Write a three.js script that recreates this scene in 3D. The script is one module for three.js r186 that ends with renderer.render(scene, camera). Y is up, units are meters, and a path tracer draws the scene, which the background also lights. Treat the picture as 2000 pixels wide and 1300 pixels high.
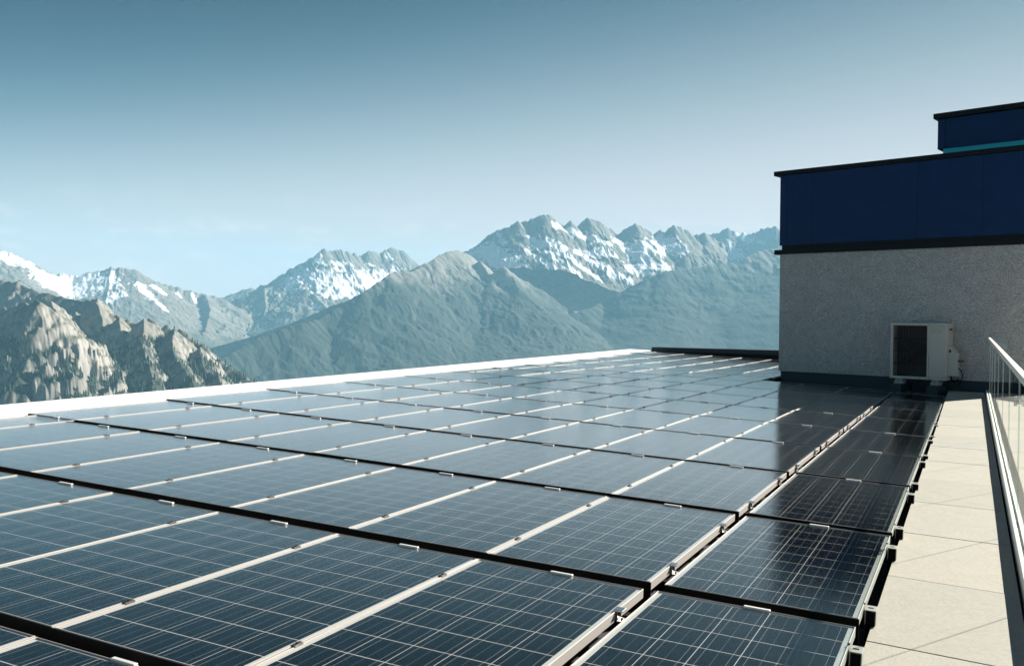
import * as THREE from 'three';
import { mergeGeometries } from 'three/addons/utils/BufferGeometryUtils.js';
import { RoundedBoxGeometry } from 'three/addons/geometries/RoundedBoxGeometry.js';
import { createNoise2D, createNoise3D } from 'simplex-noise';

// ---------------------------------------------------------------- camera, sky, sun, exposure
const scene = new THREE.Scene();
const CAM = new THREE.Vector3(1.28, 1.171, 1.984), F = 1678, PX = 1181, PY = 650;
const camera = new THREE.PerspectiveCamera(2 * Math.atan(650 / F) * 180 / Math.PI, 2000 / 1300, 0.05, 80000);
camera.position.copy(CAM);
camera.rotation.set(-0.02044, 0.40393, 0.009, 'YXZ');
camera.setViewOffset(2000, 1300, 1000 - PX, 0, 2000, 1300);
camera.updateMatrixWorld(true);
scene.add(camera);

const EXPOSURE = 3.0;
const SUN_AZ = 57 * Math.PI / 180, SUN_EL = 30 * Math.PI / 180;         // azimuth counted from +x towards -z
const SUN = new THREE.Vector3(Math.cos(SUN_EL) * Math.cos(SUN_AZ), Math.sin(SUN_EL), -Math.cos(SUN_EL) * Math.sin(SUN_AZ));
const sun = new THREE.DirectionalLight(new THREE.Color().setRGB(1, 0.93, 0.84), 5);
sun.name = 'sun';
sun.position.copy(SUN).multiplyScalar(60); sun.target.position.set(0, 0, 0);
sun.castShadow = true; sun.shadow.mapSize.set(2048, 2048);
Object.assign(sun.shadow.camera, { left: -30, right: 30, top: 30, bottom: -30, near: 1, far: 140 });
scene.add(sun, sun.target);

let seed = 7;
const rnd = () => { seed = (seed + 0x6d2b79f5) | 0; let t = Math.imul(seed ^ (seed >>> 15), 1 | seed); t = (t + Math.imul(t ^ (t >>> 7), 61 | t)) ^ t; return ((t ^ (t >>> 14)) >>> 0) / 4294967296; };
const n2 = createNoise2D(rnd), n3 = createNoise3D(rnd);
const clamp = (x, a = 0, b = 1) => Math.min(b, Math.max(a, x)), lerp = (a, b, t) => a + (b - a) * t, smooth = (a, b, x) => { const t = clamp((x - a) / (b - a)); return t * t * (3 - 2 * t); };
const fbm = (x, y, o = 4) => { let s = 0, a = 0.5, f = 1; for (let i = 0; i < o; i++) { s += a * n2(x * f + i * 17.3, y * f - i * 9.1); a *= 0.5; f *= 2.03; } return s; };
const ridged = (x, y, o = 4) => { let s = 0, a = 0.5, f = 1; for (let i = 0; i < o; i++) { s += a * (1 - Math.abs(n2(x * f + i * 31.7, y * f + i * 5.3))); a *= 0.5; f *= 2.1; } return s; };

// clear mountain sky: deep blue overhead, paling to the horizon and towards the sun, thin cirrus low down
{
  const W = 2048, H = 1024, data = new Float32Array(W * H * 4);
  for (let j = 0; j < H; j++) {
    const el = ((j + 0.5) / H - 0.5) * Math.PI, ce = Math.cos(el), y = Math.sin(el), deg = Math.max(0, el * 180 / Math.PI);
    for (let i = 0; i < W; i++) {
      const a = ((i + 0.5) / W - 0.5) * 2 * Math.PI, x = ce * Math.cos(a), z = ce * Math.sin(a);
      const c = x * SUN.x + y * SUN.y + z * SUN.z, g = Math.pow(clamp(c * 0.5 + 0.5), 3);            // 1 towards the sun
      const k = Math.max(0.6, 0.28 + 1.50 * Math.sqrt(g));
      const fall = (d0) => Math.exp(-Math.pow(deg / (d0 * k), 2.3)), tr = fall(9.6), tg = fall(11.0), tb = fall(11.8);
      let r = lerp(0.0, 1.08, tr) + 0.02 * g * g * (1 - tr), gg = lerp(0.008, 0.94, tg) + 0.03 * g * g * (1 - tg), b = lerp(0.040, 0.92, tb) + 0.035 * g * g * (1 - tb);
      if (deg > 0.5 && deg < 9) {
        const s = fbm(a * 9 + 3, deg * 0.9 + a * 2, 5) + 0.5 * fbm(a * 30, deg * 2.2, 3), m = smooth(0.10, 0.62, s) * smooth(0.8, 2.5, deg) * (1 - smooth(4, 8, deg)) * 0.34;
        r = lerp(r, 1.4, m); gg = lerp(gg, 1.2, m); b = lerp(b, 1.16, m);
      }
      const o = (j * W + i) * 4;
      data[o] = r / EXPOSURE; data[o + 1] = gg / EXPOSURE; data[o + 2] = b / EXPOSURE; data[o + 3] = 1;
    }
  }
  const t = new THREE.DataTexture(data, W, H, THREE.RGBAFormat, THREE.FloatType);
  t.mapping = THREE.EquirectangularReflectionMapping; t.magFilter = t.minFilter = THREE.LinearFilter; t.needsUpdate = true;
  scene.background = t; scene.environment = t;
}
scene.fog = new THREE.FogExp2(new THREE.Color().setRGB(0.33, 0.74, 1.0), 7.4e-5);

const renderer = new THREE.WebGLRenderer({ antialias: true });
renderer.toneMapping = THREE.LinearToneMapping;
renderer.toneMappingExposure = EXPOSURE;
renderer.shadowMap.enabled = true;

// ---------------------------------------------------------------- helpers
const taken = new Map();
const numbered = (name) => { const n = taken.get(name) ?? 0; taken.set(name, n + 1); return n ? name + '_' + String(n).padStart(3, '0') : name; };
const shade = (o) => o.traverse((m) => { if (m.isMesh) { m.castShadow = true; m.receiveShadow = true; } });
function mesh(name, geo, mat, parent) { const m = new THREE.Mesh(geo, mat); m.name = name; m.castShadow = m.receiveShadow = true; parent.add(m); return m; }
function thing(name, label, category, group, pos = [0, 0, 0]) {
  const g = new THREE.Group(); g.name = numbered(name); g.position.set(...pos); scene.add(g);
  g.userData = { label, category }; if (group) g.userData.group = group;
  return g;
}
function structure(name, geo, mat, label) { const m = mesh(numbered(name), geo, mat, scene); m.userData = { kind: 'structure', label, category: name.replace(/_/g, ' ') }; return m; }
function box(x0, x1, y0, y1, z0, z1) { const g = new THREE.BoxGeometry(x1 - x0, y1 - y0, z1 - z0); g.translate((x0 + x1) / 2, (y0 + y1) / 2, (z0 + z1) / 2); return g; }
function rbox(x0, x1, y0, y1, z0, z1, r = 0.006, s = 2) { const g = new RoundedBoxGeometry(x1 - x0, y1 - y0, z1 - z0, s, Math.min(r, (x1 - x0) / 2.1, (y1 - y0) / 2.1, (z1 - z0) / 2.1)); g.translate((x0 + x1) / 2, (y0 + y1) / 2, (z0 + z1) / 2); return g; }
const flat = (g) => { const o = g.index ? g.toNonIndexed() : g; for (const k of Object.keys(o.attributes)) if (!['position', 'normal', 'uv'].includes(k)) o.deleteAttribute(k); return o; };
const merge = (list) => mergeGeometries(list.map(flat));
const tube = (pts, r, seg = 24, rad = 8) => new THREE.TubeGeometry(new THREE.CatmullRomCurve3(pts.map((p) => new THREE.Vector3(...p))), seg, r, rad, false);
const lin = (r, g, b) => new THREE.Color().setRGB(r, g, b);
const std = (c, rough, o = {}) => new THREE.MeshStandardMaterial({ color: c, roughness: rough, metalness: 0, ...o });
const ordinal = (n) => n + (['th', 'st', 'nd', 'rd'][(n % 100 > 10 && n % 100 < 14) ? 0 : Math.min(n % 10, 4) % 4] ?? 'th');

// computed textures
function tex(N, fn, srgb = false, repeat = 1) {
  const d = new Uint8Array(N * N * 4);
  for (let y = 0; y < N; y++) for (let x = 0; x < N; x++) { const c = fn(x / N, y / N, x, y), o = (y * N + x) * 4; for (let k = 0; k < 3; k++) d[o + k] = clamp(Array.isArray(c) ? c[k] : c) * 255; d[o + 3] = 255; }
  const t = new THREE.DataTexture(d, N, N); t.wrapS = t.wrapT = THREE.RepeatWrapping; t.magFilter = THREE.LinearFilter; t.minFilter = THREE.LinearMipmapLinearFilter; t.generateMipmaps = true;
  if (srgb) t.colorSpace = THREE.SRGBColorSpace; t.repeat.set(repeat, repeat); t.needsUpdate = true; return t;
}
// seamless noise on the unit square
const tile = (u, v, f, off = 0, z = 0) => { const a = u * 2 * Math.PI, b = v * 2 * Math.PI, R = f / 6.2832; return n3(Math.cos(a) * R + off, Math.sin(a) * R + Math.cos(b) * R * 1.37, Math.sin(b) * R + z + off * 0.3); };
const toS = (c) => c <= 0.0031308 ? c * 12.92 : 1.055 * Math.pow(c, 1 / 2.4) - 0.055;

// materials
const M = {
  alu: new THREE.MeshStandardMaterial({ name: 'aluminium', color: lin(0.30, 0.285, 0.265), roughness: 0.65, metalness: 0.1 }),
  aluDull: new THREE.MeshStandardMaterial({ name: 'mill aluminium', color: lin(0.70, 0.68, 0.65), roughness: 0.5, metalness: 0.5 }),
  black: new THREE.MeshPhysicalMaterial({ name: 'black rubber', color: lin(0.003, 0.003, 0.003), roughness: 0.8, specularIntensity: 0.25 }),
  shadeFill: new THREE.MeshPhysicalMaterial({ name: 'dark seam gasket', color: lin(0.035, 0.026, 0.02), roughness: 0.8, specularIntensity: 0.3 }),  // dark paint for the shade between neighbouring frames
  darkClamp: std(lin(0.02, 0.018, 0.016), 0.45, { name: 'black anodised clamp' }),
  steel: new THREE.MeshStandardMaterial({ name: 'stainless steel', color: lin(0.62, 0.61, 0.59), roughness: 0.25, metalness: 1 }),
  backsheet: std(lin(0.50, 0.48, 0.45), 0.16, { name: 'white backsheet' }),
  capWhite: std(lin(0.80, 0.79, 0.77), 0.38, { name: 'white painted sheet metal' }),
  capDark: new THREE.MeshPhysicalMaterial({ name: 'black painted sheet metal', color: lin(0.006, 0.010, 0.012), roughness: 0.6, specularIntensity: 0.35 }),
  slate: new THREE.MeshPhysicalMaterial({ name: 'slate grey sheet metal', color: lin(0.030, 0.050, 0.062), roughness: 0.6, specularIntensity: 0.4 }),
  membrane: null, navy: null, teal: std(lin(0.008, 0.42, 0.50), 0.6, { name: 'teal enamel' }),
  rail: new THREE.MeshStandardMaterial({ name: 'brushed handrail', color: lin(0.78, 0.72, 0.64), roughness: 0.5, metalness: 0.3 }),
  acWhite: std(lin(0.47, 0.445, 0.395), 0.42, { name: 'ivory powder coat' }),
  acGrey: std(lin(0.30, 0.30, 0.285), 0.45, { name: 'grey plastic' }),
  acDark: std(lin(0.03, 0.03, 0.03), 0.8, { name: 'dark plastic' }),
  coil: std(lin(0.06, 0.06, 0.058), 0.7, { name: 'grey coil fins' }),
  wire: std(lin(0.010, 0.0095, 0.009), 0.7, { name: 'black wire' }),
  concrete: std(lin(0.35, 0.36, 0.36), 0.8, { name: 'concrete block' }),
  copper: new THREE.MeshStandardMaterial({ name: 'copper', color: lin(0.22, 0.10, 0.06), roughness: 0.5, metalness: 0.6 }),
  pane: new THREE.MeshPhysicalMaterial({ name: 'clear glass', color: lin(0.86, 0.95, 0.93), roughness: 0.02, transmission: 1, thickness: 0, ior: 1.5 }),
  paneEdge: new THREE.MeshPhysicalMaterial({ name: 'green glass edge', color: lin(0.80, 0.86, 0.85), roughness: 0.1, transmission: 0.95, thickness: 0 }),
  coverGlass: new THREE.MeshPhysicalMaterial({ name: 'solar cover glass', color: lin(0.97, 0.98, 0.98), roughness: 0.03, transmission: 1, thickness: 0, ior: 1.26 }),
};
{
  const bump = tex(512, (u, v) => 0.5 + 0.25 * tile(u, v, 40) + 0.25 * tile(u, v, 90, 4));
  M.membrane = std(lin(0.022, 0.025, 0.028), 0.75, { name: 'dark roofing membrane', bumpMap: bump, bumpScale: 0.002 });
}
{
  // finely structured solar glass: microscopic dimples spread the mirror image
  const t = tex(256, () => { const a = rnd() * 6.2832, s = 0.028 * Math.sqrt(-Math.log(1 - 0.98 * rnd())); return [0.5 + 0.5 * (s * Math.cos(a) - 0.024), 0.5 + 0.5 * (s * Math.sin(a) + 0.006), 1]; });   // constant lean added to the normals to steer the reflections
  t.magFilter = THREE.NearestFilter; t.repeat.set(3, 5); M.coverGlass.normalMap = t; M.backsheet.normalMap = t; M.cellNormal = t;
}
// polycrystalline cells: dark blue crystal flakes crossed by three thin silver conductors
M.cells = [0, 1, 2, 3].map((k) => {
  const tint = [[1, 1, 1], [0.86, 0.93, 1.06], [1.14, 1.06, 0.92], [0.95, 0.98, 1.0]][k];
  const t = tex(128, (u, v) => {
    const fl = Math.floor(4 * (n2(u * 9 + k * 40, v * 9) + n2(u * 21, v * 21 + k * 13))) / 4, q = 0.0016 + 0.0008 * fl + 0.0010 * rnd();
    const bar = [1 / 6, 0.5, 5 / 6].some((c) => Math.abs(u - c) < 0.0058);
    const c = bar ? [0.17, 0.165, 0.155] : [q * 0.82 * tint[0], q * 1.0 * tint[1], q * 1.35 * tint[2]];
    return c.map((x) => toS(Math.max(0.0005, x)));
  }, true);
  return new THREE.MeshPhysicalMaterial({ name: 'silicon cell', map: t, normalMap: M.cellNormal, roughness: 0.16, metalness: 0, ior: 1.3, specularIntensity: 0.1 });
});
{
  // pale limestone paving with pores
  const pits = []; for (let i = 0; i < 900; i++) pits.push([rnd(), rnd(), 0.0012 + 0.0034 * rnd() * rnd(), rnd()]);
  const N = 1024, grid = new Float32Array(N * N);
  for (const [px, py, r, d] of pits) { const R = Math.ceil(r * N) + 1, cx = px * N, cy = py * N; for (let y = -R; y <= R; y++) for (let x = -R; x <= R; x++) { const q = Math.hypot(x, y * (1 + d)) / (r * N); if (q < 1) { const o = ((Math.floor(cy + y) + N) % N) * N + ((Math.floor(cx + x) + N) % N); grid[o] = Math.max(grid[o], 1 - q * q); } } }
  const col = tex(N, (u, v, x, y) => {
    const a = tile(u, v, 5), b = tile(u, v, 16, 3), c = tile(u, v, 55, 7), patch = smooth(0.1, 0.7, tile(u, v, 9, 11));
    const base = 0.40 + 0.012 * a + 0.012 * b + 0.03 * c + 0.07 * (rnd() - 0.5), p = grid[y * N + x] * (0.25 + 0.75 * patch);
    return [base * 1.0, base * 0.865, base * 0.755].map((q) => toS(q * (1 - 0.62 * p)));
  }, true);
  const bmp = tex(N, (u, v, x, y) => 0.7 + 0.08 * tile(u, v, 60, 2) - 0.55 * grid[y * N + x]);
  M.tile = std(lin(1, 1, 1), 0.78, { name: 'pale stone paving', map: col, bumpMap: bmp, bumpScale: 0.0012 });
  M.tile2 = M.tile.clone(); M.tile2.color = lin(0.95, 0.955, 0.96);
  M.tile3 = M.tile.clone(); M.tile3.color = lin(1.03, 1.02, 1.0);
  // scratched render on the stair tower
  const g = (u, v, s) => tile(u, v, 52, s) * 0.65 + tile(u, v, 110, s + 5) * 0.55;
  const scol = tex(N, (u, v) => { const q = 0.46 + 0.17 * tile(u, v, 62, 21) + 0.035 * tile(u, v, 7, 31) + 0.10 * (rnd() - 0.5); return [q, q * 0.985, q * 0.96].map(toS); }, true);
  const sb = tex(N, (u, v) => 0.5 + 0.45 * g(u, v, 1));
  M.stucco = std(lin(1, 1, 1), 0.92, { name: 'grey roughcast render', map: scol, bumpMap: sb, bumpScale: 0.02 });
  const nb = tex(256, (u, v) => { const q = 1 + 0.10 * tile(u, v, 3, 1) + 0.05 * tile(u, v, 30, 2); return [0.0016 * q, 0.026 * q, 0.092 * q].map(toS); }, true);
  M.navy = new THREE.MeshPhysicalMaterial({ name: 'navy blue cladding', map: nb, roughness: 0.45, specularIntensity: 0.35 });
}

// ---------------------------------------------------------------- camera geometry helpers for placing far terrain at its distance
const CM = new THREE.Matrix4().makeRotationFromEuler(camera.rotation);
const dirOf = (px, py) => new THREE.Vector3((px - PX) / F, -(py - PY) / F, -1).applyMatrix4(CM);
const place = (px, py, r) => { const d = dirOf(px, py), k = r / Math.hypot(d.x, d.z); return [CAM.x + d.x * k, CAM.y + d.y * k, CAM.z + d.z * k]; };

// ---------------------------------------------------------------- mountains
const mountainMat = new THREE.MeshStandardMaterial({ name: 'rock, scree, forest and snow', vertexColors: true, roughness: 0.95 });
const C = { rock: [0.165, 0.158, 0.145], pale: [0.29, 0.27, 0.24], scree: [0.18, 0.165, 0.14], meadow: [0.085, 0.085, 0.05], forest: [0.022, 0.034, 0.022], snow: [0.82, 0.83, 0.86], dark: [0.10, 0.10, 0.10] };
const mix3 = (a, b, t) => [lerp(a[0], b[0], t), lerp(a[1], b[1], t), lerp(a[2], b[2], t)];
function mountain(name, label, o) {
  const segs = [];
  for (const rg of o.ridges) {
    const pts = rg.pts.map(([x, y, r]) => place(x, y, r * 1000 * (o.scale ?? 1)));
    let u = rg.u ?? segs.length * 777;
    for (let i = 0; i + 1 < pts.length; i++) {
      const [ax, ay, az] = pts[i], [bx, by, bz] = pts[i + 1], L = Math.hypot(bx - ax, bz - az);
      segs.push({ ax, ay, az, dx: bx - ax, dy: by - ay, dz: bz - az, L2: L * L, L, u, s: rg.slope ?? o.slope, w: rg.rib ?? 1, front: rg.front });
      u += L;
    }
  }
  const [p0, p1] = o.px, [r0, r1] = o.r.map((q) => q * 1000), nx = o.nx, nr = o.nr, pos = new Float32Array(nx * nr * 3), floor = o.floor ?? -700;
  const info = new Float32Array(nx * nr);
  const heightAt = (x, z) => {
    const wx = x + o.warp * fbm(x / 420, z / 420, 3), wz = z + o.warp * fbm(x / 420 + 50, z / 420, 3);
    let best = -1e9, bd = 0;
    for (const s of segs) {
      const t = clamp(((wx - s.ax) * s.dx + (wz - s.az) * s.dz) / s.L2), ex = wx - s.ax - s.dx * t, ez = wz - s.az - s.dz * t, d = Math.hypot(ex, ez);
      const top = s.ay + s.dy * t + s.w * o.jag * fbm((s.u + s.L * t) / 70, 3, 3), h0 = top - d * s.s * (0.92 - 0.16 * smooth(300, 1600, d));
      if (h0 < best - 30) continue;
      const u = s.u + s.L * t, rib = ridged(u / o.ribs + 0.35 * fbm(x / 260, z / 260, 2), d / (o.ribs * 7), 3) - 0.45;
      const h = h0 + s.w * o.rib * rib * smooth(8, 260, d) * (1 - 0.6 * smooth(500, 1400, d)) - o.rib * 0.25 * smooth(10, 120, d);
      if (h > best) { best = h; bd = d; }
    }
    const rough = (1 - 0.75 * smooth(350, 1100, bd)) * o.rough * (ridged(x / 230, z / 230, 5) - 0.48) * smooth(0, 220, bd) + 0.18 * o.rough * fbm(x / 45, z / 45, 3) * smooth(0, 40, bd);
    if (o.crag) { const hh = best + rough, st = hh / 46 + 1.2 * fbm(x / 260, z / 260, 2), fr = st - Math.floor(st); best += 20 * (smooth(0.25, 0.75, fr) - fr) * smooth(20, 120, bd) + 16 * (ridged(x / 60, z / 60, 3) - 0.5) * smooth(20, 160, bd); }
    return [Math.max(best + rough, floor + 30 * fbm(x / 600, z / 600, 3)), bd];
  };
  for (let j = 0; j < nr; j++) {
    const rr = r0 + (r1 - r0) * (j / (nr - 1));
    for (let i = 0; i < nx; i++) {
      const px = p0 + (p1 - p0) * i / (nx - 1), [x, , z] = place(px, 600, rr), [h, bd] = heightAt(x, z), k = (j * nx + i) * 3;
      pos[k] = x; pos[k + 1] = h; pos[k + 2] = z; info[j * nx + i] = bd;
    }
  }
  const idx = new Uint32Array((nx - 1) * (nr - 1) * 6);
  let q = 0;
  for (let j = 0; j + 1 < nr; j++) for (let i = 0; i + 1 < nx; i++) { const a = j * nx + i, b = a + 1, c = a + nx, d = c + 1; idx[q++] = a; idx[q++] = b; idx[q++] = c; idx[q++] = b; idx[q++] = d; idx[q++] = c; }
  const g = new THREE.BufferGeometry();
  g.setAttribute('position', new THREE.BufferAttribute(pos, 3)); g.setIndex(new THREE.BufferAttribute(idx, 1)); g.computeVertexNormals();
  const nor = g.attributes.normal.array, col = new Float32Array(nx * nr * 3);
  const ground = (px, py, r) => { for (let q = r0 + 20; q < r1; q += 20) { const p = place(px, py, q); if (heightAt(p[0], p[2])[0] >= p[1]) return p; } return place(px, py, r * 1000); };   // where that patch lies on the slope
  const patches = (o.snow ?? []).map((s) => ({ a: ground(s[0], s[1], s[2]), b: ground(s[3], s[4], s[5]), w: s[6] }));
  for (let k = 0; k < nx * nr; k++) {
    const x = pos[k * 3], y = pos[k * 3 + 1], z = pos[k * 3 + 2], ny = Math.abs(nor[k * 3 + 1]), bd = info[k];
    const nA = fbm(x / 300, z / 300, 4), nB = fbm(x / 60, z / 60, 3), steep = smooth(0.80, 0.58, ny + 0.07 * nB);
    let c = mix3(C.scree, o.tone ?? C.rock, steep);
    c = mix3(c, C.pale, steep * smooth(-0.1, 0.4, nA + 0.5 * nB) * (o.pale ?? 0.5));
    c = mix3(c, C.meadow, (1 - steep) * smooth(o.meadow[0], o.meadow[1], y + 90 * nA) * 0.75);
    c = mix3(c, C.forest, smooth(o.forest[0], o.forest[1], y + 130 * nA + 60 * nB) * (1 - (o.bare ?? 0.75) * smooth(0.70, 0.52, ny + 0.12 * nB)));
    c = mix3(c, C.dark, 0.35 * smooth(0.1, 0.5, nB + 0.3 * nA) * steep);
    let sn = -9;
    for (const p of patches) {
      const dx = p.b[0] - p.a[0], dz = p.b[2] - p.a[2], t = clamp(((x - p.a[0]) * dx + (z - p.a[2]) * dz) / (dx * dx + dz * dz + 1)), d = Math.hypot(x - p.a[0] - dx * t, z - p.a[2] - dz * t);
      sn = Math.max(sn, 1 - d / p.w);
    }
    const streak = fbm(x / 140 + 4, z / 50, 3);
    if (sn > -0.4) sn = smooth(0.10, 0.26, sn + 0.65 * nB + 0.3 * streak + 0.3 * nA + 0.25 * n2(x / 22, z / 22)) * smooth(0.30, 0.50, ny + 0.1 * nB);
    else sn = 0;
    if (o.snowline) sn = Math.max(sn, smooth(0.15, 0.4, nB + 0.6 * streak + 0.2 * (y - o.snowline) / 200) * smooth(o.snowline, o.snowline + 200, y) * smooth(0.55, 0.75, ny));
    c = mix3(c, C.snow, sn);
    const v = 1 + 0.30 * nB + 0.18 * n2(x / 17, z / 17) + 0.25 * nA;
    for (let e = 0; e < 3; e++) col[k * 3 + e] = sn > 0.5 ? c[e] : clamp(c[e] * v, 0.004, 0.9);
  }
  g.setAttribute('color', new THREE.BufferAttribute(col, 3));
  const m = structure(name, g, mountainMat, label);
  m.userData.category = 'mountain';
  return { m, heightAt, o, g };
}
const ridge = (r, pts, o = {}) => ({ pts: pts.map((p, i) => [p[0], p[1], p[2] ?? (Array.isArray(r) ? lerp(r[0], r[1], i / (pts.length - 1)) : r)]), ...o });

const near = mountain('mountain', 'near rocky mountain with pale cliff ribs at the left edge', {
  px: [-160, 560], r: [1.9, 4.3], nx: 620, nr: 330, jag: 22, slope: 0.95, warp: 16, ribs: 75, crag: 1, rib: 105, rough: 80, pale: 0.5, meadow: [140, -60], forest: [-20, -170], bare: 0.95, tone: [0.22, 0.205, 0.18],
  ridges: [
    ridge([3.9, 3.3], [[-160, 520], [-60, 540], [17, 548], [36, 553], [83, 570], [133, 582], [166, 585], [191, 584]], { rib: 0.5 }),
    ridge([3.3, 2.7], [[191, 584], [199, 600], [219, 617], [230, 613], [236, 626], [257, 630], [282, 624], [293, 625], [310, 634], [332, 642], [354, 653], [388, 675], [415, 697], [443, 714], [471, 731], [510, 760], [560, 800]]),
    ridge([2.95, 2.35], [[-160, 640], [-60, 622], [0, 606], [30, 594], [55, 588], [80, 598], [76, 640], [60, 690], [38, 745], [20, 800]]),
    ridge([3.15, 2.5], [[100, 590], [118, 622], [116, 660], [100, 700], [84, 760]]),
    ridge([3.25, 2.6], [[150, 606], [140, 640], [134, 680], [112, 740], [100, 790]]),
    ridge([3.2, 2.55], [[191, 584], [200, 640], [214, 680], [190, 720], [178, 780]]),
    ridge([3.05, 2.45], [[230, 613], [236, 660], [252, 690], [238, 730], [222, 790]]),
    ridge([2.95, 2.4], [[282, 624], [270, 660], [290, 700], [300, 760]]),
    ridge([2.85, 2.4], [[332, 642], [336, 680], [356, 710], [372, 760]]),
    ridge([2.8, 2.5], [[388, 675], [400, 710], [430, 750]]),
  ],
});
const snowy = mountain('mountain', 'snow patched grey mountain behind the rocky one on the left', {
  px: [-160, 520], r: [6.6, 9.6], nx: 480, nr: 220, jag: 26, slope: 0.62, warp: 16, ribs: 190, rib: 50, rough: 26, pale: 0.3, meadow: [-100, -300], forest: [-180, -400],
  ridges: [
    ridge([8.6, 8.4], [[-160, 470], [-60, 480], [0, 487], [17, 492], [30, 497], [55, 508], [75, 521], [85, 530], [125, 537], [160, 538], [170, 533], [190, 527], [220, 522], [246, 525], [260, 527], [280, 540], [300, 549], [332, 556], [365, 566], [400, 574], [430, 582], [446, 594], [440, 612], [420, 640], [400, 680]], { slope: 0.66 }),
    ridge([8.5, 7.4], [[232, 523], [240, 560], [238, 600], [225, 640], [200, 690]]),
    ridge([8.4, 7.3], [[300, 549], [320, 600], [335, 640], [345, 690]]),
    ridge([8.5, 7.5], [[85, 530], [60, 545], [20, 552], [-40, 560]]),
    ridge([8.4, 7.4], [[400, 574], [412, 605], [400, 640], [380, 690]]),
  ],
  snow: [[-20, 498, 8.5, 40, 508, 8.45, 90], [20, 512, 8.3, 92, 536, 8.3, 60], [90, 548, 8.2, 150, 545, 8.2, 150], [120, 566, 8.0, 190, 555, 8.1, 170], [160, 545, 8.2, 205, 548, 8.2, 110], [270, 556, 8.25, 300, 585, 8.0, 45], [280, 568, 8.1, 322, 605, 7.8, 26], [300, 560, 8.2, 322, 575, 8.1, 32], [345, 570, 8.2, 352, 580, 8.1, 22], [205, 590, 7.9, 238, 576, 8.0, 50], [376, 575, 8.2, 382, 592, 8.1, 20], [-10, 570, 8.0, 20, 580, 7.9, 90]],
});
mountain('mountain', 'small pale far peak low between two snowy mountains', {
  px: [395, 560], r: [9.7, 10.7], nx: 110, nr: 60, jag: 20, slope: 0.55, warp: 16, ribs: 200, rib: 40, rough: 20, pale: 0.3, meadow: [-300, -500], forest: [-400, -600], floor: -400,
  ridges: [ridge(10.3, [[395, 610], [432, 583], [455, 573], [475, 566], [489, 561], [495, 566], [520, 590], [560, 610]])],
});
mountain('mountain', 'jagged grey peak with a bright snowfield under its cliffs', {
  px: [330, 900], r: [6.9, 10.6], nx: 470, nr: 260, jag: 24, slope: 0.78, warp: 10, ribs: 150, rib: 75, rough: 32, pale: 0.45, meadow: [60, -160], forest: [-20, -260],
  ridges: [
    ridge([8.6, 9.7], [[360, 690], [409, 637], [432, 616], [457, 590], [474, 576], [496, 570], [515, 561], [552, 535], [584, 515], [608, 503], [625, 489], [633, 486], [645, 491], [661, 487], [680, 492], [687, 498], [692, 493], [700, 499], [718, 491], [724, 488], [738, 495], [749, 489], [760, 483], [768, 485], [787, 489], [794, 500], [804, 513], [816, 523], [840, 545], [880, 580]], { slope: 0.95 }),
    ridge([9.0, 7.9], [[552, 535], [556, 545], [580, 575], [600, 610], [575, 650], [545, 690]], { slope: 0.7 }),
    ridge([8.7, 7.7], [[515, 561], [520, 600], [505, 640], [470, 690]], { slope: 0.75 }),
    ridge([8.8, 8.0], [[556, 545], [600, 565], [630, 590], [650, 620]], { slope: 0.6 }),
    ridge([8.5, 7.6], [[490, 600], [485, 640], [455, 690]], { slope: 0.8 }),
  ],
  snow: [[575, 545, 8.9, 640, 552, 8.9, 150], [640, 560, 8.8, 700, 555, 8.9, 150], [700, 552, 9.0, 775, 540, 9.1, 130], [650, 578, 8.6, 700, 572, 8.7, 60], [652, 515, 9.5, 682, 520, 9.5, 40], [655, 527, 9.4, 685, 527, 9.4, 26], [615, 500, 9.6, 625, 516, 9.5, 40], [755, 500, 9.6, 765, 508, 9.6, 30], [715, 516, 9.5, 730, 520, 9.5, 22], [538, 570, 8.6, 545, 578, 8.5, 16], [610, 598, 8.2, 620, 602, 8.2, 22]],
});
const massif = mountain('mountain', 'dark shaded massif slope rising to the central peak', {
  px: [380, 1240], r: [4.3, 7.7], nx: 600, nr: 300, scale: 1.1, jag: 14, slope: 0.80, warp: 24, ribs: 210, rib: 55, rough: 24, pale: 0.5, meadow: [250, 20], forest: [330, 120], bare: 0.25,
  ridges: [
    ridge([4.6, 6.3], [[400, 720], [438, 696], [471, 679], [515, 657], [584, 630], [619, 623], [652, 605], [707, 572], [735, 555], [762, 535], [784, 526], [800, 531], [823, 518], [845, 506], [861, 495], [886, 489], [893, 489], [915, 497], [935, 510]], { rib: 0.8 }),
    ridge([6.3, 5.0], [[893, 489], [915, 520], [930, 545], [936, 590], [950, 625], [975, 660], [990, 700]], { slope: 0.62 }),
    ridge([6.0, 5.1], [[935, 510], [960, 545], [990, 590], [1030, 640], [1050, 670], [1070, 700]], { slope: 0.62 }),
    ridge([5.9, 5.2], [[985, 520], [1010, 560], [1050, 610], [1085, 660], [1100, 700]], { slope: 0.6 }),
    ridge([5.9, 4.9], [[823, 518], [830, 570], [840, 620], [850, 680], [850, 730]], { slope: 0.55 }),
  ],
  snow: [],
});
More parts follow.
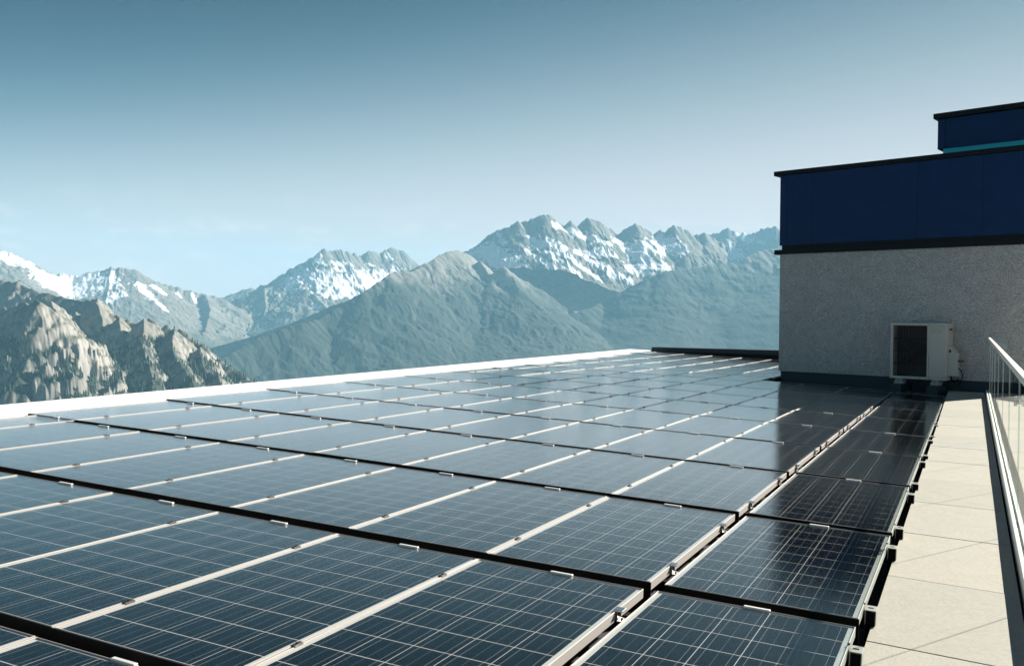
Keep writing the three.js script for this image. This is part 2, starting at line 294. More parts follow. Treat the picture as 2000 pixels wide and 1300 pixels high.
mountain('mountain', 'central jagged summit with steep snow couloirs', {
  px: [820, 1420], r: [6.85, 9.4], nx: 560, nr: 300, scale: 1.02, jag: 18, slope: 0.78, warp: 10, ribs: 140, rib: 65, rough: 26, pale: 0.3, meadow: [60, -160], forest: [-150, -350],
  ridges: [
    ridge([7.0, 7.9], [[860, 530], [893, 500], [927, 482], [941, 475], [955, 460], [972, 448], [994, 443], [1012, 430], [1016, 432], [1030, 430], [1045, 423], [1063, 417], [1077, 423], [1088, 432], [1100, 439], [1113, 431], [1122, 442], [1128, 446], [1140, 431], [1149, 424], [1160, 430], [1171, 432], [1182, 441], [1196, 449], [1207, 457], [1221, 446], [1241, 435], [1250, 441], [1258, 444], [1278, 458], [1284, 450], [1291, 448], [1298, 453], [1317, 439], [1327, 442], [1342, 449], [1352, 460], [1364, 458], [1375, 454], [1385, 460], [1420, 480]], { slope: 1.0 }),
    ridge([7.2, 6.3], [[994, 443], [1000, 470], [1008, 500], [1025, 530], [1050, 570], [1085, 620], [1110, 660]], { slope: 0.72 }),
    ridge([7.4, 6.8], [[1040, 480], [1070, 530], [1110, 580], [1150, 630]], { slope: 0.5 }),
    ridge([7.6, 7.1], [[1100, 480], [1130, 520], [1170, 560], [1220, 600]], { slope: 0.5 }),
    ridge([7.7, 7.3], [[1190, 490], [1220, 515], [1260, 540], [1300, 560]], { slope: 0.45 }),
  ],
  snow: [[935, 495, 6.75, 1000, 520, 6.6, 120], [955, 490, 6.85, 990, 505, 6.7, 90], [975, 460, 7.05, 985, 478, 6.95, 28], [1030, 490, 7.2, 1080, 530, 6.9, 30], [1045, 480, 7.4, 1100, 482, 7.45, 55], [1065, 492, 7.3, 1130, 535, 6.9, 34], [1085, 445, 7.75, 1110, 452, 7.75, 40], [1120, 455, 7.75, 1160, 465, 7.7, 45], [1095, 495, 7.35, 1170, 545, 6.95, 40], [1130, 495, 7.45, 1200, 500, 7.5, 50], [1150, 510, 7.3, 1200, 540, 7.1, 46], [1170, 520, 7.2, 1230, 548, 7.05, 50], [1210, 475, 7.75, 1260, 510, 7.5, 75], [1240, 500, 7.6, 1310, 480, 7.8, 95], [1230, 525, 7.3, 1300, 520, 7.45, 80], [1290, 470, 7.9, 1330, 490, 7.8, 80], [1150, 480, 7.55, 1190, 478, 7.6, 30], [1030, 462, 7.6, 1050, 470, 7.6, 18]],
});
mountain('mountain', 'far hazy ridge with snow hollows beside the stair tower', {
  px: [1290, 1640], r: [8.5, 10.6], scale: 1.0, nx: 260, nr: 150, jag: 30, slope: 0.75, warp: 10, ribs: 160, rib: 50, rough: 24, pale: 0.3, meadow: [0, -200], forest: [-100, -300],
  ridges: [
    ridge([9.8, 9.5], [[1290, 500], [1330, 480], [1364, 470], [1385, 459], [1394, 455], [1408, 453], [1413, 448], [1421, 444], [1433, 449], [1445, 456], [1465, 456], [1482, 449], [1500, 442], [1514, 442], [1524, 448], [1560, 460], [1640, 470]], { slope: 0.9 }),
    ridge([9.7, 8.9], [[1413, 448], [1380, 480], [1340, 510], [1310, 530]], { slope: 0.75 }),
    ridge([9.6, 9.0], [[1450, 458], [1450, 490], [1430, 520]], { slope: 0.6 }),
  ],
  snow: [[1445, 463, 9.6, 1465, 472, 9.55, 60], [1425, 480, 9.4, 1440, 500, 9.3, 90], [1350, 510, 9.1, 1390, 500, 9.2, 80], [1480, 472, 9.5, 1490, 474, 9.5, 24]],
});
mountain('mountain', 'broad hazy forested slope descending left beside the stair tower', {
  px: [960, 1700], r: [4.8, 8.6], nx: 420, nr: 220, scale: 1.2, jag: 8, slope: 0.62, warp: 30, ribs: 300, rib: 30, rough: 14, pale: 0.3, meadow: [500, 300], forest: [520, 300], bare: 0.15,
  ridges: [
    ridge([5.0, 6.6], [[1000, 700], [1030, 678], [1060, 645], [1090, 626], [1105, 615], [1141, 604], [1160, 598], [1170, 591], [1211, 570], [1261, 545], [1298, 528], [1335, 524], [1384, 517], [1433, 512], [1458, 501], [1482, 491], [1519, 484], [1580, 462], [1700, 430]]),
    ridge([6.3, 5.4], [[1433, 512], [1420, 560], [1400, 620], [1390, 700], [1380, 760, 4.4]], { slope: 0.5 }),
    ridge([6.4, 5.5], [[1540, 478], [1540, 560], [1530, 640], [1525, 700], [1520, 760, 4.4]], { slope: 0.5 }),
  ],
});
// conifer forest on the nearer slopes
{
  const cone = (r, h, y) => { const g = new THREE.ConeGeometry(r, h, 5, 1, true); g.translate(0, y + h / 2, 0); return g; };
  const tg = merge([cone(0.2, 0.62, 0.06), cone(0.14, 0.5, 0.45)]);
  const fm = std(lin(1, 1, 1), 0.95, { name: 'conifer needles', side: THREE.DoubleSide });
  const plant = (mt, n, pxr, rr, label, keep) => {
    const inst = new THREE.InstancedMesh(tg, fm, n), m4 = new THREE.Matrix4(), q = new THREE.Quaternion(), col = new THREE.Color();
    let k = 0, tries = 0;
    while (k < n && tries++ < n * 14) {
      const [x, , z] = place(lerp(...pxr, rnd()), 600, lerp(...rr, rnd()) * 1000), y = mt.heightAt(x, z)[0], yx = mt.heightAt(x + 12, z)[0], yz = mt.heightAt(x, z + 12)[0], st = Math.hypot(yx - y, yz - y) / 12;
      if (!keep(x, y, z, st)) continue;
      const h = 10 + 12 * rnd();
      q.setFromAxisAngle(new THREE.Vector3(0, 1, 0), rnd() * 6.28);
      m4.compose(new THREE.Vector3(x, y - 1.5, z), q, new THREE.Vector3(h, h, h)); inst.setMatrixAt(k, m4);
      const b = 0.7 + 0.6 * rnd(); inst.setColorAt(k, col.setRGB(0.024 * b, 0.038 * b, 0.022 * b)); k++;
    }
    inst.count = k; inst.name = numbered('forest'); inst.userData = { kind: 'stuff', label, category: 'forest' }; inst.castShadow = inst.receiveShadow = true; scene.add(inst);
  };
  plant(near, 2600, [-60, 540], [2.0, 3.4], 'dark conifer forest clinging to the near rocky mountain', (x, y, z, st) => st < 0.95 && y + 130 * fbm(x / 300, z / 300, 4) < -110 && y > -420);
}
// valley floor and the hillside the house stands on
{
  const g = new THREE.CircleGeometry(9900, 96); g.rotateX(-Math.PI / 2); g.translate(0, -690, 0);
  structure('ground', g, std(lin(0.05, 0.065, 0.035), 0.95, { name: 'valley meadow' }), 'green valley floor far below the house');
  const h = new THREE.RingGeometry(3, 2600, 72, 60); h.rotateX(-Math.PI / 2);
  const p = h.attributes.position; for (let i = 0; i < p.count; i++) { const x = p.getX(i), z = p.getZ(i), r = Math.hypot(x, z); p.setY(i, -11 - 0.36 * Math.max(0, r - 22) + 6 * fbm(x / 90, z / 90, 3) * smooth(20, 120, r)); }
  h.computeVertexNormals();
  structure('hillside', h, std(lin(0.07, 0.085, 0.04), 0.95, { name: 'hillside meadow' }), 'grassy hillside below the house');
}

// ---------------------------------------------------------------- roof
const TAU = -0.03708, TT = Math.tan(TAU), B = 1.5578, L = 1.47;
const rowH = (r) => r < -2 ? rowH(-2) : -0.00125 * r - 0.00297 * r * r + 0.0001328 * r * r * r;
const planeY = (x, z) => x * TT + rowH(-z / B);
{
  const pos = [], idx = [], xs = [-6.9, -6, -3, 0, 0.9, 0.95, 6.5], zs = []; for (let r = -4; r <= 16.5; r += 0.5) zs.push(-r * B);
  for (const z of zs) for (const xx of xs) { const x = xx < -6.5 ? -6.95 + 0.0795 * (z + 4.9) : xx; pos.push(x, x < 0.93 ? planeY(x, z) - 0.175 : -0.20, z); }
  for (let j = 0; j + 1 < zs.length; j++) for (let i = 0; i + 1 < xs.length; i++) { const a = j * xs.length + i, b = a + 1, c = a + xs.length, d = c + 1; idx.push(a, b, c, b, d, c); }
  const g = new THREE.BufferGeometry(); g.setAttribute('position', new THREE.Float32BufferAttribute(pos, 3)); g.setAttribute('uv', new THREE.Float32BufferAttribute(pos.flatMap((_, i) => i % 3 ? [] : [pos[i], pos[i + 2]]), 2)); g.setIndex(idx); g.computeVertexNormals();
  structure('roof', g, M.membrane, 'dark membrane roof under the solar panels');
  structure('house', box(-7.0, 6.4, -13, -0.72, -24.6, 6.0), std(lin(0.5, 0.48, 0.45), 0.85), 'body of the house below the roof');
}
// left parapet: white coping in lengths, over a low upstand
{
  const inner = (z) => [-6.74 + 0.0795 * (z + 4.9), 0.214 + 0.0085 * (z + 4.9), z];
  const t = thing('parapet', 'white metal coping along the left roof edge', 'parapet');
  const joints = [4.5, 1.2, -2.05, -4.1 + 0.35, -6.95, -10.35, -13.7, -17.0, -20.35, -24.15];
  for (let i = 0; i + 1 < joints.length; i++) {
    const z0 = joints[i] - 0.003, z1 = joints[i + 1] + 0.003, a = inner(z0), b = inner(z1);
    const prof = [[0.0, -0.045], [0.0, 0.0], [-0.012, 0.004], [-0.70, 0.030], [-0.72, 0.020], [-0.72, -0.10]];
    const pos = [], idx = [], n = prof.length;
    for (const [p, e] of [[a, 0], [b, 1]]) for (const [dx, dy] of prof) pos.push(p[0] + dx, p[1] + dy, p[2]);
    for (let k = 0; k < n; k++) { const k2 = (k + 1) % n; idx.push(k, k2, n + k, k2, n + k2, n + k); }
    for (let k = 1; k + 1 < n; k++) { idx.push(0, k + 1, k); idx.push(n, n + k, n + k + 1); }
    let g = new THREE.BufferGeometry(); g.setAttribute('position', new THREE.Float32BufferAttribute(pos, 3)); g.setIndex(idx); g = g.toNonIndexed(); g.computeVertexNormals();
    mesh('coping', g, M.capWhite, t);
    const u = box(-0.66, -0.03, -0.75, -0.047, -1, 0), pa = u.attributes.position;
    for (let k = 0; k < pa.count; k++) { const e = pa.getZ(k) < -0.5 ? b : a; pa.setXYZ(k, pa.getX(k) + e[0], pa.getY(k) + e[1], e[2]); }
    u.computeVertexNormals(); mesh('upstand', u, M.capWhite, t);
  }
  // far parapet
  const f = thing('parapet', 'dark slate parapet closing the far end of the roof', 'parapet', null, [-8.28, 0, -24.42]);
  f.rotation.y = -0.035;
  mesh('upstand', box(0.0, 8.6, -0.7, 0.004, -0.35, -0.03), M.capDark, f);
  mesh('coping', rbox(-0.05, 3.2, 0.005, 0.15, -0.40, 0.02, 0.01), M.slate, f);
  mesh('coping', rbox(3.206, 8.6, 0.005, 0.15, -0.40, 0.02, 0.01), M.slate, f);
}

// ---------------------------------------------------------------- solar panels
const W0 = 0.83;
function chamferBar(len, w, h, c = 0.0016) {     // lies along z, centred, top at y = 0
  const s = new THREE.Shape(); s.moveTo(-w / 2, -h); s.lineTo(w / 2, -h); s.lineTo(w / 2, -c); s.lineTo(w / 2 - c, 0); s.lineTo(-w / 2 + c, 0); s.lineTo(-w / 2, -c);
  const g = new THREE.ExtrudeGeometry(s, { depth: len, bevelEnabled: false }); g.translate(0, 0, -len / 2); return g;
}
const FW = 0.005;
function panelShapes(len, rows) {
  const long = (x) => { const g = chamferBar(len, FW, 0.04); g.translate(x, 0, 0); return g; };
  const short = (z) => { const g = chamferBar(W0 - 2 * FW - 0.001, FW, 0.04); g.rotateY(Math.PI / 2); g.translate(0, -0.0002, z); return g; };
  const frame = merge([long(-W0 / 2 + FW / 2), long(W0 / 2 - FW / 2), short(-len / 2 + FW / 2), short(len / 2 - FW / 2)]);
  const iw = W0 - 2 * FW, il = len - 2 * FW;
  const sheet = (y) => { const g = new THREE.PlaneGeometry(iw, il); g.rotateX(-Math.PI / 2); g.translate(0, y, 0); return g; }, glass = merge([sheet(-0.0018), sheet(-0.0048)]);   // both faces of the pane
  const back = box(-iw / 2, iw / 2, -0.012, -0.0054, -il / 2, il / 2);
  const p = 0.1562, spots = []; for (let r = 0; r < rows; r++) for (let c = 0; c < 5; c++) spots.push([(c - 2) * p, (r - (rows - 1) / 2) * (il - 0.012) / rows]);
  const ch = (il - 0.012) / rows - 0.0044, cw = p - 0.0030;
  const cell = box(-cw / 2, cw / 2, -0.0054, -0.0052, -ch / 2, ch / 2);
  const cells = merge(spots.map(([x, z]) => { const g = new THREE.PlaneGeometry(cw, ch); g.rotateX(-Math.PI / 2); g.translate(x, -0.0052, z); return g; }));
  const shadeStrip = box(-W0 / 2 - 0.004, W0 / 2 + 0.004, -0.15, -0.0035, len / 2 + 0.0006, len / 2 + 0.0042);  // black strip added to stand for the shaded front face and row gap
  const shadeFill = box(-W0 / 2 - 0.0068, -W0 / 2 - 0.0002, -0.03, -0.005, -len / 2 + 0.002, len / 2 - 0.002);  // dark filler added so the seam shows the shade between frames
  return { shadeFill, frame, glass, back, spots, cell, cells, shadeStrip, len, rows };
}
const FULL = panelShapes(L, 9), SHORT = panelShapes(0.56, 3);
const clampGeo = merge([rbox(-0.010, 0.010, -0.004, 0.0045, -0.022, 0.022, 0.002, 1), new THREE.CylinderGeometry(0.005, 0.005, 0.006, 8).translate(0, 0.006, 0)]);
const clipGeo = merge([rbox(-0.055, 0.055, -0.006, 0.004, -0.008, 0.008, 0.002, 1), rbox(-0.05, 0.05, -0.03, -0.006, -0.014, -0.006, 0.002, 1)]);
const endClampGeo = merge([rbox(-0.012, 0.030, -0.001, 0.0055, -0.022, 0.022, 0.002, 1), rbox(0.004, 0.009, -0.045, 0.0, -0.022, 0.022, 0.002, 1), rbox(0.009, 0.034, -0.045, -0.036, -0.022, 0.022, 0.002, 1), new THREE.CylinderGeometry(0.006, 0.006, 0.008, 8).translate(0.02, -0.032, 0)]);
let cellCount = 0;
function panel(x0, x1, row, label, o = {}) {
  const S = o.shapes ?? FULL, w = x1 - x0 - 0.0065, zNear = -row * B + (row < 0 ? -0.03 : 0), g = new THREE.Group();
  const cx = (x0 + x1) / 2, cz = zNear - S.len / 2;
  g.name = numbered('solar_panel'); g.userData = { label, category: 'solar panel', group: o.group ?? 'solar panels laid in rows on the roof' };
  g.position.set(cx, cx * TT + rowH(row) + (rnd() - 0.5) * 0.002, cz); g.rotation.set(-0.007 + (rnd() - 0.5) * 0.005, 0, TAU + (rnd() - 0.5) * 0.004); g.scale.x = w / W0 / Math.cos(TAU);
  if (o.stretch) { g.scale.z = o.stretch; g.position.z += S.len / 2 - S.len * o.stretch / 2; }
  scene.add(g);
  mesh('frame', S.frame, M.alu, g);
  if (o.seam) mesh('seam_shade_fill', S.shadeFill, M.shadeFill, g);
  mesh('backsheet', S.back, M.backsheet, g);
  if (o.fine) for (const [x, z] of S.spots) { const c = mesh('cell', S.cell, M.cells[(cellCount++ * 7 + Math.floor(rnd() * 3)) % 4], g); c.position.set(x, 0, z); }
  else { const c = mesh('cell_array', S.cells, M.cells[Math.floor(rnd() * 4)], g); c.userData = { kind: 'stuff' }; }
  mesh('cover_glass', S.glass, M.coverGlass, g);
  if (!o.noTrim) mesh('shade_strip', S.shadeStrip, M.black, g);
  if (o.clamps) for (const z of [0.30, -0.30]) { const c = mesh('clamp', o.clamps === 'end' ? endClampGeo : clampGeo, o.clamps === 'end' ? M.steel : M.darkClamp, g); c.position.set(o.clamps === 'end' ? W0 / 2 : -W0 / 2 - 0.004, 0, z * S.len); c.scale.x = 1 / g.scale.x; }
  if (o.clampsLeft) for (const z of [0.30, -0.30]) { const c = mesh('clamp', clampGeo, M.darkClamp, g); c.position.set(-W0 / 2 - 0.004, 0, z * S.len); c.scale.x = 1 / g.scale.x; }
  if (o.clip) { const c = mesh('edge_clip', clipGeo, M.aluDull, g); c.position.set(0.02, 0.001, -S.len / 2); }
  return g;
}
// column seams counted from the dark gap leftwards
const XK = [0, -0.832, -1.656, -2.476, -3.301, -4.156, -5.045, -5.955, -6.86, -7.76, -8.66];
const endX = (z) => -6.70 + 0.0795 * (z + 4.9) + 0.03;
for (let row = -1; row <= 14; row++) {
  const zc = -row * B - L / 2, end = Math.min(endX(zc), row < 2 ? -5.9 : 0), rowWord = ordinal(row + 2) + ' row from the camera';
  const first = row >= 9 ? 3 : 0;
  for (let c = first; c < 10; c++) {
    if (row === -1 && (c < 1 || c > 3)) continue;
    if (row === 0 && c > 5) continue;
    let x1 = XK[c], x0 = XK[c + 1];
    if (row > 0 && x0 < end + 0.28) x0 = end;
    if (x0 > x1 - 0.1 || x1 <= end) break;
    const place_ = first ? ordinal(c - first + 1) + ' panel left of the stair tower' : ordinal(c + 1) + ' panel left of the dark gap';
    panel(x0, x1, row, `solar panel in the ${rowWord}, ${place_}`, { fine: row <= 3, clamps: c === first && !first ? 'end' : x0 === end ? null : 'mid', clampsLeft: c === 0, clip: row <= 5, seam: x0 !== end, stretch: row === 1 && x0 === end ? (B - 0.004) / L : 1 });
    if (x0 === end) break;
  }
  if (row >= 0 && row <= 8) panel(0.0585, 0.0585 + 0.827, row, `walkway-side solar panel in the ${rowWord}`, { fine: row <= 4, clip: row <= 4, group: 'solar panels beside the paved walkway' });
}
for (let c = 0; c < 3; c++) panel(XK[c + 1], XK[c], 9, `short solar panel ending the row before the stair tower, ${ordinal(c + 1)} left of the dark gap`, { shapes: SHORT, clampsLeft: false });
panel(0.0585, 0.8855, 9, 'short solar panel ending the walkway column before the stair tower', { shapes: SHORT });
// mounting rails under each row, their open ends showing beside the walkway
{
  const bracket = merge([rbox(-0.046, 0, -0.004, 0, -0.034, 0.034, 0.0012, 1), rbox(-0.004, 0, -0.062, -0.0042, -0.034, 0.034, 0.0012, 1), rbox(-0.046, -0.042, -0.062, -0.0042, -0.034, 0.034, 0.0012, 1)]);
  for (let row = 0; row <= 9; row++) for (const [k, f] of [['near', 0.14], ['far', 0.86]]) {
    if (row === 9 && k === 'far') continue;
    const len = row >= 9 ? 2.4 : row > 0 ? 6.7 : 5.5, z = -row * B - f * (row === 9 ? 0.56 : L);
    const g = thing('mounting_rail', `mounting rail under the ${k} end of the ${ordinal(row + 2)} panel row from the camera`, 'mounting rail', 'mounting rails under the panels', [0.934, 0.934 * TT + rowH(row) - 0.012, z]);
    mesh('rail_bar', box(-len, -0.048, -0.085, -0.036, -0.02, 0.02), M.black, g); g.rotation.z = TAU;
    mesh('end_bracket', bracket, M.alu, g);
    mesh('slot', rbox(-0.036, -0.014, -0.001, 0.0012, -0.006, 0.006, 0.001, 1), M.black, g);
    mesh('bolt', new THREE.CylinderGeometry(0.005, 0.005, 0.006, 8).translate(-0.052, 0.014, 0.0), M.darkClamp, g);
    mesh('dark_fill', box(-0.0418, -0.0042, -0.17, -0.0045, -0.024, 0.024), M.black, g);  // black block added to give the open bracket its dark inside
  }
}

// ---------------------------------------------------------------- paved walkway and terrace
{
  const sk = Math.tan(7.44 * Math.PI / 180);
  const paving = (name, label, xa, xb, z0, z1, step, off) => {
    const w = thing(name, label, 'paving'); w.userData.kind = 'structure';
    let k = 0;
    for (let z = z0; z > z1; z -= step) {
      const s = new THREE.Shape(), g = 0.0028, ze = Math.max(z - step, z1 - 0.01), zz = (x, q) => -(q + (x - 0.912) * sk);
      s.moveTo(xa, zz(xa, z) + g); s.lineTo(xb, zz(xb, z) + g); s.lineTo(xb, zz(xb, ze) - g); s.lineTo(xa, zz(xa, ze) - g); s.closePath();
      const e = new THREE.ExtrudeGeometry(s, { depth: 0.04, bevelEnabled: true, bevelThickness: 0.0018, bevelSize: 0.0016, bevelOffset: -0.0016, bevelSegments: 1 });
      const uv = e.attributes.uv, ou = rnd() * 5, ov = rnd() * 5, qt = k % 2; for (let i = 0; i < uv.count; i++) { const a = uv.getX(i) + ou, b = uv.getY(i) + ov; uv.setXY(i, (qt ? b : a) * 0.8, (qt ? -a : b) * 0.8); }
      e.rotateX(-Math.PI / 2); e.translate(0, -0.1618, 0);
      const m = mesh('paving_slab', e, [M.tile, M.tile3, M.tile2][(k * 5 + (off ?? 0)) % 3], w); m.position.y = (rnd() - 0.5) * 0.0016; m.rotation.z = (rnd() - 0.5) * 0.0012; k++;
    }
  };
  paving('walkway', 'walkway of pale stone slabs beside the solar panels', 0.912, 1.505, 2.25, -14.55, 0.9545);
  paving('terrace', 'terrace of pale stone slabs behind the glass railing', 1.60, 2.6, 2.25, -14.4, 0.9545, 1);
  paving('terrace', 'outer terrace slabs right of the glass railing', 2.6056, 4.2, 2.25, -14.3, 0.9545, 2);
}
// glass railing between walkway and terrace
{
  const t = thing('glass_railing', 'frameless glass railing with slim metal handrail beside the walkway', 'railing', null, [1.55, -0.12, 0]);
  const joints = [0.64, -0.81, -2.26, -3.71, -5.16, -6.61, -8.06, -9.51, -10.96, -12.41, -13.86];
  mesh('base_channel', merge([rbox(-0.030, -0.010, -0.04, 0.085, -13.95, 1.2, 0.003, 1), rbox(0.010, 0.030, -0.04, 0.085, -13.95, 1.2, 0.003, 1), box(-0.0099, 0.0099, -0.04, 0.03, -13.95, 1.2)]), M.aluDull, t);
  for (let i = 0; i + 1 < joints.length; i++) {
    const z0 = joints[i] - 0.004, z1 = joints[i + 1] + 0.004, p = new THREE.PlaneGeometry(z0 - z1, 0.90); p.rotateY(Math.PI / 2); p.translate(0, 0.49, (z0 + z1) / 2);
    const pane = mesh('glass_pane', p, M.pane, t);
    for (const z of [z0]) mesh('glass_edge', box(-0.005, 0.005, 0.04, 0.94, z === z0 ? z0 : z1 - 0.002, z === z0 ? z0 + 0.002 : z1), M.paneEdge, pane);
  }
  mesh('handrail', rbox(-0.021, 0.021, 0.945, 0.985, -13.9, 1.2, 0.008, 3), M.rail, t);
  for (const z of [-3.71]) {
    const c = mesh('glass_clamp', merge([new THREE.CylinderGeometry(0.024, 0.024, 0.03, 20).rotateZ(Math.PI / 2).translate(-0.02, 0, 0.07), new THREE.CylinderGeometry(0.024, 0.024, 0.03, 20).rotateZ(Math.PI / 2).translate(-0.02, 0, -0.07), rbox(-0.045, -0.035, -0.012, 0.012, -0.09, 0.09, 0.004, 2), rbox(-0.05, -0.02, -0.05, 0.05, -0.012, 0.012, 0.005, 2)]), M.steel, t);
    c.position.set(0, 0.80, z); c.scale.setScalar(0.6);
  }
}

// ---------------------------------------------------------------- stair tower
const WA = new THREE.Vector3(-2.36, 0, -15.66), WANG = -15.83 * Math.PI / 180;      // left corner of the wall, its turn about y
{
  // local frame: x along the wall, y up, z towards the camera
  const t = thing('stair_tower', 'stair tower of grey render under navy blue cladding with black copings', 'building', null, [WA.x, 0, WA.z]);
  t.rotation.y = WANG;
  const Wd = 4.77, D = -4.2;
  const wallUV = (g, s = 0.55) => { const p = g.attributes.position, n = g.attributes.normal, uv = g.attributes.uv; for (let i = 0; i < p.count; i++) { const ax = Math.abs(n.getX(i)) > 0.5; uv.setXY(i, (ax ? p.getZ(i) : p.getX(i)) * s, (Math.abs(n.getY(i)) > 0.5 ? p.getZ(i) : p.getY(i)) * s); } return g; };
  mesh('plinth', box(0.035, Wd - 0.03, -0.6, 0.07, D, -0.03), M.slate, t);
  mesh('rendered_wall', wallUV(box(0, Wd, 0.065, 2.452, D, 0)), M.stucco, t);
  mesh('band', box(0.05, Wd + 0.02, 2.54, 2.632, D, 0.02), M.capDark, t);
  mesh('drip_edge', box(-0.105, Wd + 0.1, 2.452, 2.5395, D, 0.06), M.capDark, t);
  const js = [0.0, 0.147, 0.698, 2.794, 3.942, Wd];
  mesh('cladding_core', box(0.02, Wd - 0.02, 2.633, 4.066, D + 0.02, -0.004), M.capDark, t);
  for (let i = 0; i + 1 < js.length; i++) { const p = mesh('cladding_panel', rbox(js[i] + 0.002, js[i + 1] - 0.002, 2.635, 4.056, -0.003, 0.016, 0.003, 1), M.navy, t); p.rotation.y = (rnd() - 0.5) * 0.0012; }
  mesh('cladding_panel', rbox(-0.016, 0.003, 2.635, 4.064, D, 0.0, 0.003, 1), M.navy, t);
  const cj = [-0.145, 1.55, 3.3, Wd + 0.12];
  for (let i = 0; i + 1 < cj.length; i++) mesh('coping', rbox(cj[i] + 0.002, cj[i + 1] - 0.002, 4.060, 4.150, D - 0.1, 0.05, 0.006, 1), M.capDark, t);
  // upper storey, set back
  const u0 = 2.885, zb = -0.8;
  mesh('upper_core', box(u0 + 0.1, Wd - 0.1, 4.19, 4.96, D, zb - 0.02), M.capDark, t);
  mesh('teal_strip', box(u0 + 0.09, Wd + 0.3, 4.2, 4.395, zb - 0.5, zb - 0.018), M.teal, t);
  const uj = [u0, u0 + 0.13, u0 + 1.9, Wd + 0.3];
  for (let i = 0; i + 1 < uj.length; i++) mesh('upper_cladding_panel', rbox(uj[i] + 0.004, uj[i + 1] - 0.004, 4.398, 4.962, zb - 0.016, zb + 0.004, 0.003, 1), M.navy, t);
  mesh('upper_cladding_panel', rbox(u0 - 0.016, u0 + 0.003, 4.398, 4.962, D, zb - 0.02, 0.003, 1), M.navy, t);
  mesh('upper_coping', rbox(u0 - 0.07, Wd + 0.4, 4.964, 5.06, D - 0.1, zb + 0.09, 0.006, 1), M.capDark, t);
}
// glass screen returning to the wall at the end of the railing
{
  const t = thing('glass_screen', 'upright glass screen fixed to the wall at the railing end', 'glass screen', null, [WA.x, 0, WA.z]);
  t.rotation.y = WANG;
  const p = new THREE.PlaneGeometry(0.30, 0.92); p.translate(4.285, 0.40, 0.18); const pane = mesh('glass_pane', p, M.pane, t);
  mesh('glass_edge', box(4.4352, 4.4392, -0.06, 0.86, 0.174, 0.186), M.paneEdge, pane);
  mesh('glass_edge', box(4.131, 4.1348, -0.06, 0.86, 0.174, 0.186), M.paneEdge, pane);
  for (const y of [0.66, 0.45]) mesh('wall_bolt', new THREE.CylinderGeometry(0.012, 0.012, 0.17, 10).rotateX(Math.PI / 2).translate(4.16, y, 0.09), M.steel, t);
}
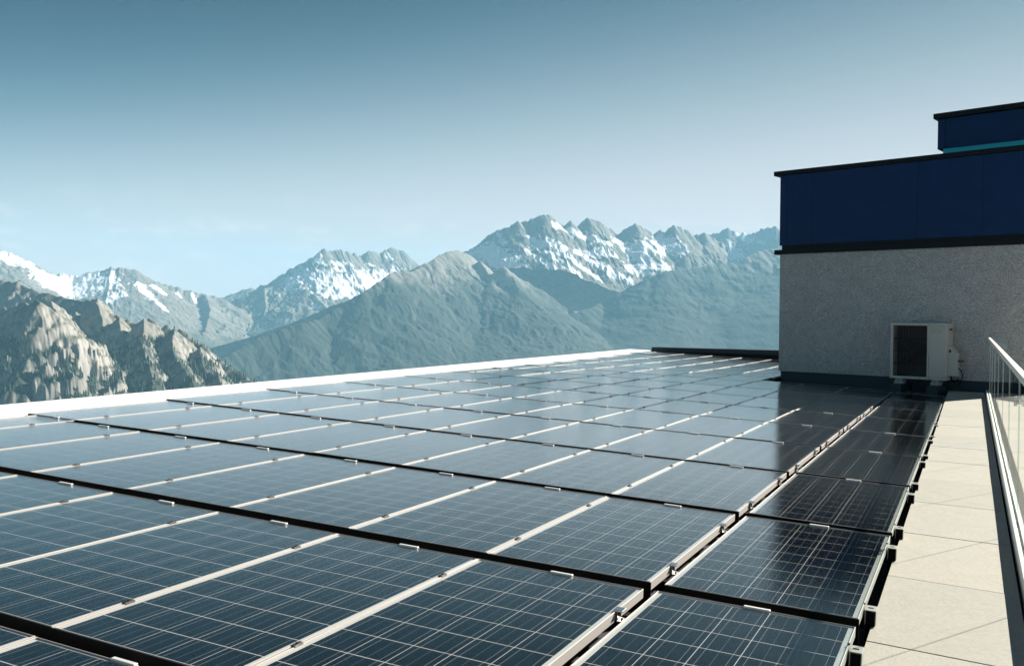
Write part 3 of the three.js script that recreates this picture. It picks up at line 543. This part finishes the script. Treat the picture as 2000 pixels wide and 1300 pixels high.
// outdoor air conditioning unit in front of the wall
{
  const t = thing('air_conditioner', 'ivory outdoor air conditioning unit standing against the grey wall', 'air conditioner', null, [WA.x, 0, WA.z]);
  t.rotation.y = WANG;
  const x0 = 2.475, x1 = 3.485, y0 = 0.07, y1 = 1.087, zf = 0.42, zb = 0.05;
  // casing with an opening for the fan
  const gx0 = 2.53, gx1 = 3.143, gy0 = 0.12, gy1 = 1.037;
  mesh('casing', merge([rbox(x0, x0 + 0.014, y0 + 0.001, y1 - 0.001, zb + 0.02, zf - 0.03, 0.004), rbox(gx1 + 0.005, x1, y0 + 0.001, y1 - 0.001, zb, zf - 0.05, 0.01), rbox(x0, x1, y1 - 0.016, y1, zb, zf - 0.02, 0.006), rbox(x0, x1, y0, y0 + 0.016, zb, zf - 0.02, 0.006), rbox(x0, gx0, y0, y1, zf - 0.07, zf, 0.012), rbox(gx0 - 0.012, x1, gy1, y1 - 0.0006, zf - 0.07, zf - 0.0006, 0.01), rbox(gx0 - 0.012, x1, y0 + 0.0006, gy0, zf - 0.07, zf - 0.0006, 0.01), rbox(gx1, gx1 + 0.03, gy0 - 0.01, gy1 + 0.01, zf - 0.07, zf - 0.0012, 0.006)]), M.acWhite, t);
  mesh('front_panel', rbox(gx1 + 0.032, x1 - 0.004, gy0 + 0.002, gy1 - 0.002, zf - 0.07, zf - 0.003, 0.008), M.acWhite, t);
  mesh('coil', box(x0 + 0.0145, gx1 + 0.0045, y0 + 0.0165, y1 - 0.0165, zb + 0.01, zb + 0.04), M.coil, t);
  const fan = merge([0, 1, 2].map((k) => { const s = new THREE.Shape(); s.moveTo(0.05, -0.02); s.bezierCurveTo(0.18, -0.12, 0.27, -0.10, 0.285, 0.02); s.bezierCurveTo(0.24, 0.14, 0.14, 0.10, 0.05, 0.03); const e = new THREE.ExtrudeGeometry(s, { depth: 0.006, bevelEnabled: false, curveSegments: 8 }); e.rotateX(0.16); e.rotateZ(k * 2.0944); return e; }).concat([new THREE.CylinderGeometry(0.07, 0.07, 0.02, 20).rotateX(Math.PI / 2)]));
  fan.translate((gx0 + gx1) / 2, (gy0 + gy1) / 2, zf - 0.13); mesh('fan', fan, M.wire, t);
  const grille = t.children.length && new THREE.Group(); grille.name = 'grille'; t.add(grille);
  for (let i = 0; i <= 34; i++) mesh('grille_bar', box(gx0, gx1, gy0 + 0.012 + i * (gy1 - gy0 - 0.026) / 34, gy0 + 0.016 + i * (gy1 - gy0 - 0.026) / 34, zf - 0.016, zf - 0.012), M.wire, grille);
  for (let i = 1; i <= 11; i++) mesh('grille_bar', box(gx0 + i * (gx1 - gx0) / 12, gx0 + 0.005 + i * (gx1 - gx0) / 12, gy0, gy1, zf - 0.0118, zf - 0.0075), M.wire, grille);
  for (const y of [0.35, 0.57, 0.80]) mesh('grille_bar', box(gx0, gx1, y, y + 0.009, zf - 0.0074, zf - 0.003), M.wire, grille);
  const badge = mesh('badge', rbox(3.225, 3.388, 0.915, 0.974, zf - 0.003, zf + 0.003, 0.002, 1), M.acGrey, t);
  mesh('badge_plate', box(3.236, 3.377, 0.925, 0.964, zf + 0.0031, zf + 0.0045), M.acWhite, badge);
  const sideShape = new THREE.Shape(); sideShape.moveTo(0, 0.16); sideShape.lineTo(0.142, 0.16); sideShape.lineTo(0.142, 0.545); sideShape.lineTo(0.05, 0.67); sideShape.lineTo(0, 0.68); sideShape.closePath();
  const sg = new THREE.ExtrudeGeometry(sideShape, { depth: 0.17, bevelEnabled: true, bevelSize: 0.006, bevelThickness: 0.006, bevelSegments: 2 }); sg.translate(x1 + 0.004, 0, 0.17);
  const cover = mesh('valve_cover', sg, M.acWhite, t);
  mesh('grip', rbox(0.02, 0.055, 0.57, 0.62, 0.345, 0.352, 0.003, 1).translate(x1 + 0.004, 0, 0), M.acDark, cover);
  mesh('handle', rbox(x1, x1 + 0.035, 0.96, 0.99, 0.2, 0.27, 0.006), M.acDark, t);
  mesh('pipe', tube([[x1 + 0.03, 0.15, 0.25], [x1 + 0.06, 0.06, 0.25], [x1 + 0.09, 0.05, 0.2], [x1 + 0.10, 0.08, 0.04]], 0.016), M.black, t);
  mesh('cable', tube([[x1 + 0.15, 0.30, 0.24], [x1 + 0.20, 0.24, 0.22], [x1 + 0.215, 0.13, 0.2], [x1 + 0.17, 0.03, 0.2], [x1 + 0.14, -0.05, 0.18]], 0.008), M.black, t);
  mesh('valve', merge([new THREE.CylinderGeometry(0.022, 0.022, 0.05, 12).rotateZ(Math.PI / 2).translate(x1 + 0.185, 0.42, 0.25), new THREE.CylinderGeometry(0.014, 0.014, 0.05, 12).rotateZ(Math.PI / 2).translate(x1 + 0.225, 0.42, 0.25)]), M.copper, t);
  for (const [a, b] of [[2.575, 2.745], [3.228, 3.39]]) {
    const foot = mesh('foot', merge([rbox(a + 0.02, b - 0.02, 0.035, 0.069, 0.06, 0.46, 0.004, 1), rbox(a, b, -0.02, 0.0345, 0.3, 0.47, 0.006, 1)]), M.acGrey, t);
    mesh('bolt', new THREE.CylinderGeometry(0.012, 0.012, 0.012, 6).translate((a + b) / 2, 0.04, 0.462), M.black, foot);
  }
  for (const [x, y] of [[3.02, 0.095], [3.19, 0.095], [3.18, 1.062]]) mesh('screw', new THREE.CylinderGeometry(0.009, 0.009, 0.006, 8).rotateX(Math.PI / 2).translate(x, y, zf + 0.001), M.acDark, t);
  // ballast beams under the unit
  for (const [a, b, w] of [[2.56, 2.76, 'left'], [3.21, 3.41, 'right']]) {
    const s = thing('support_beam', `dark support beam under the ${w} foot of the air conditioner`, 'support beam', 'beams under the air conditioner', [WA.x, 0, WA.z]);
    s.rotation.y = WANG; mesh('beam', rbox(a, b, -0.28, -0.0205, 0.05, 0.62, 0.006, 1), M.slate, s);
    mesh('beam_pad', box(a - 0.02, b + 0.02, -0.30, -0.2802, 0.04, 0.63), M.black, s);
  }
}

renderer.render(scene, camera);
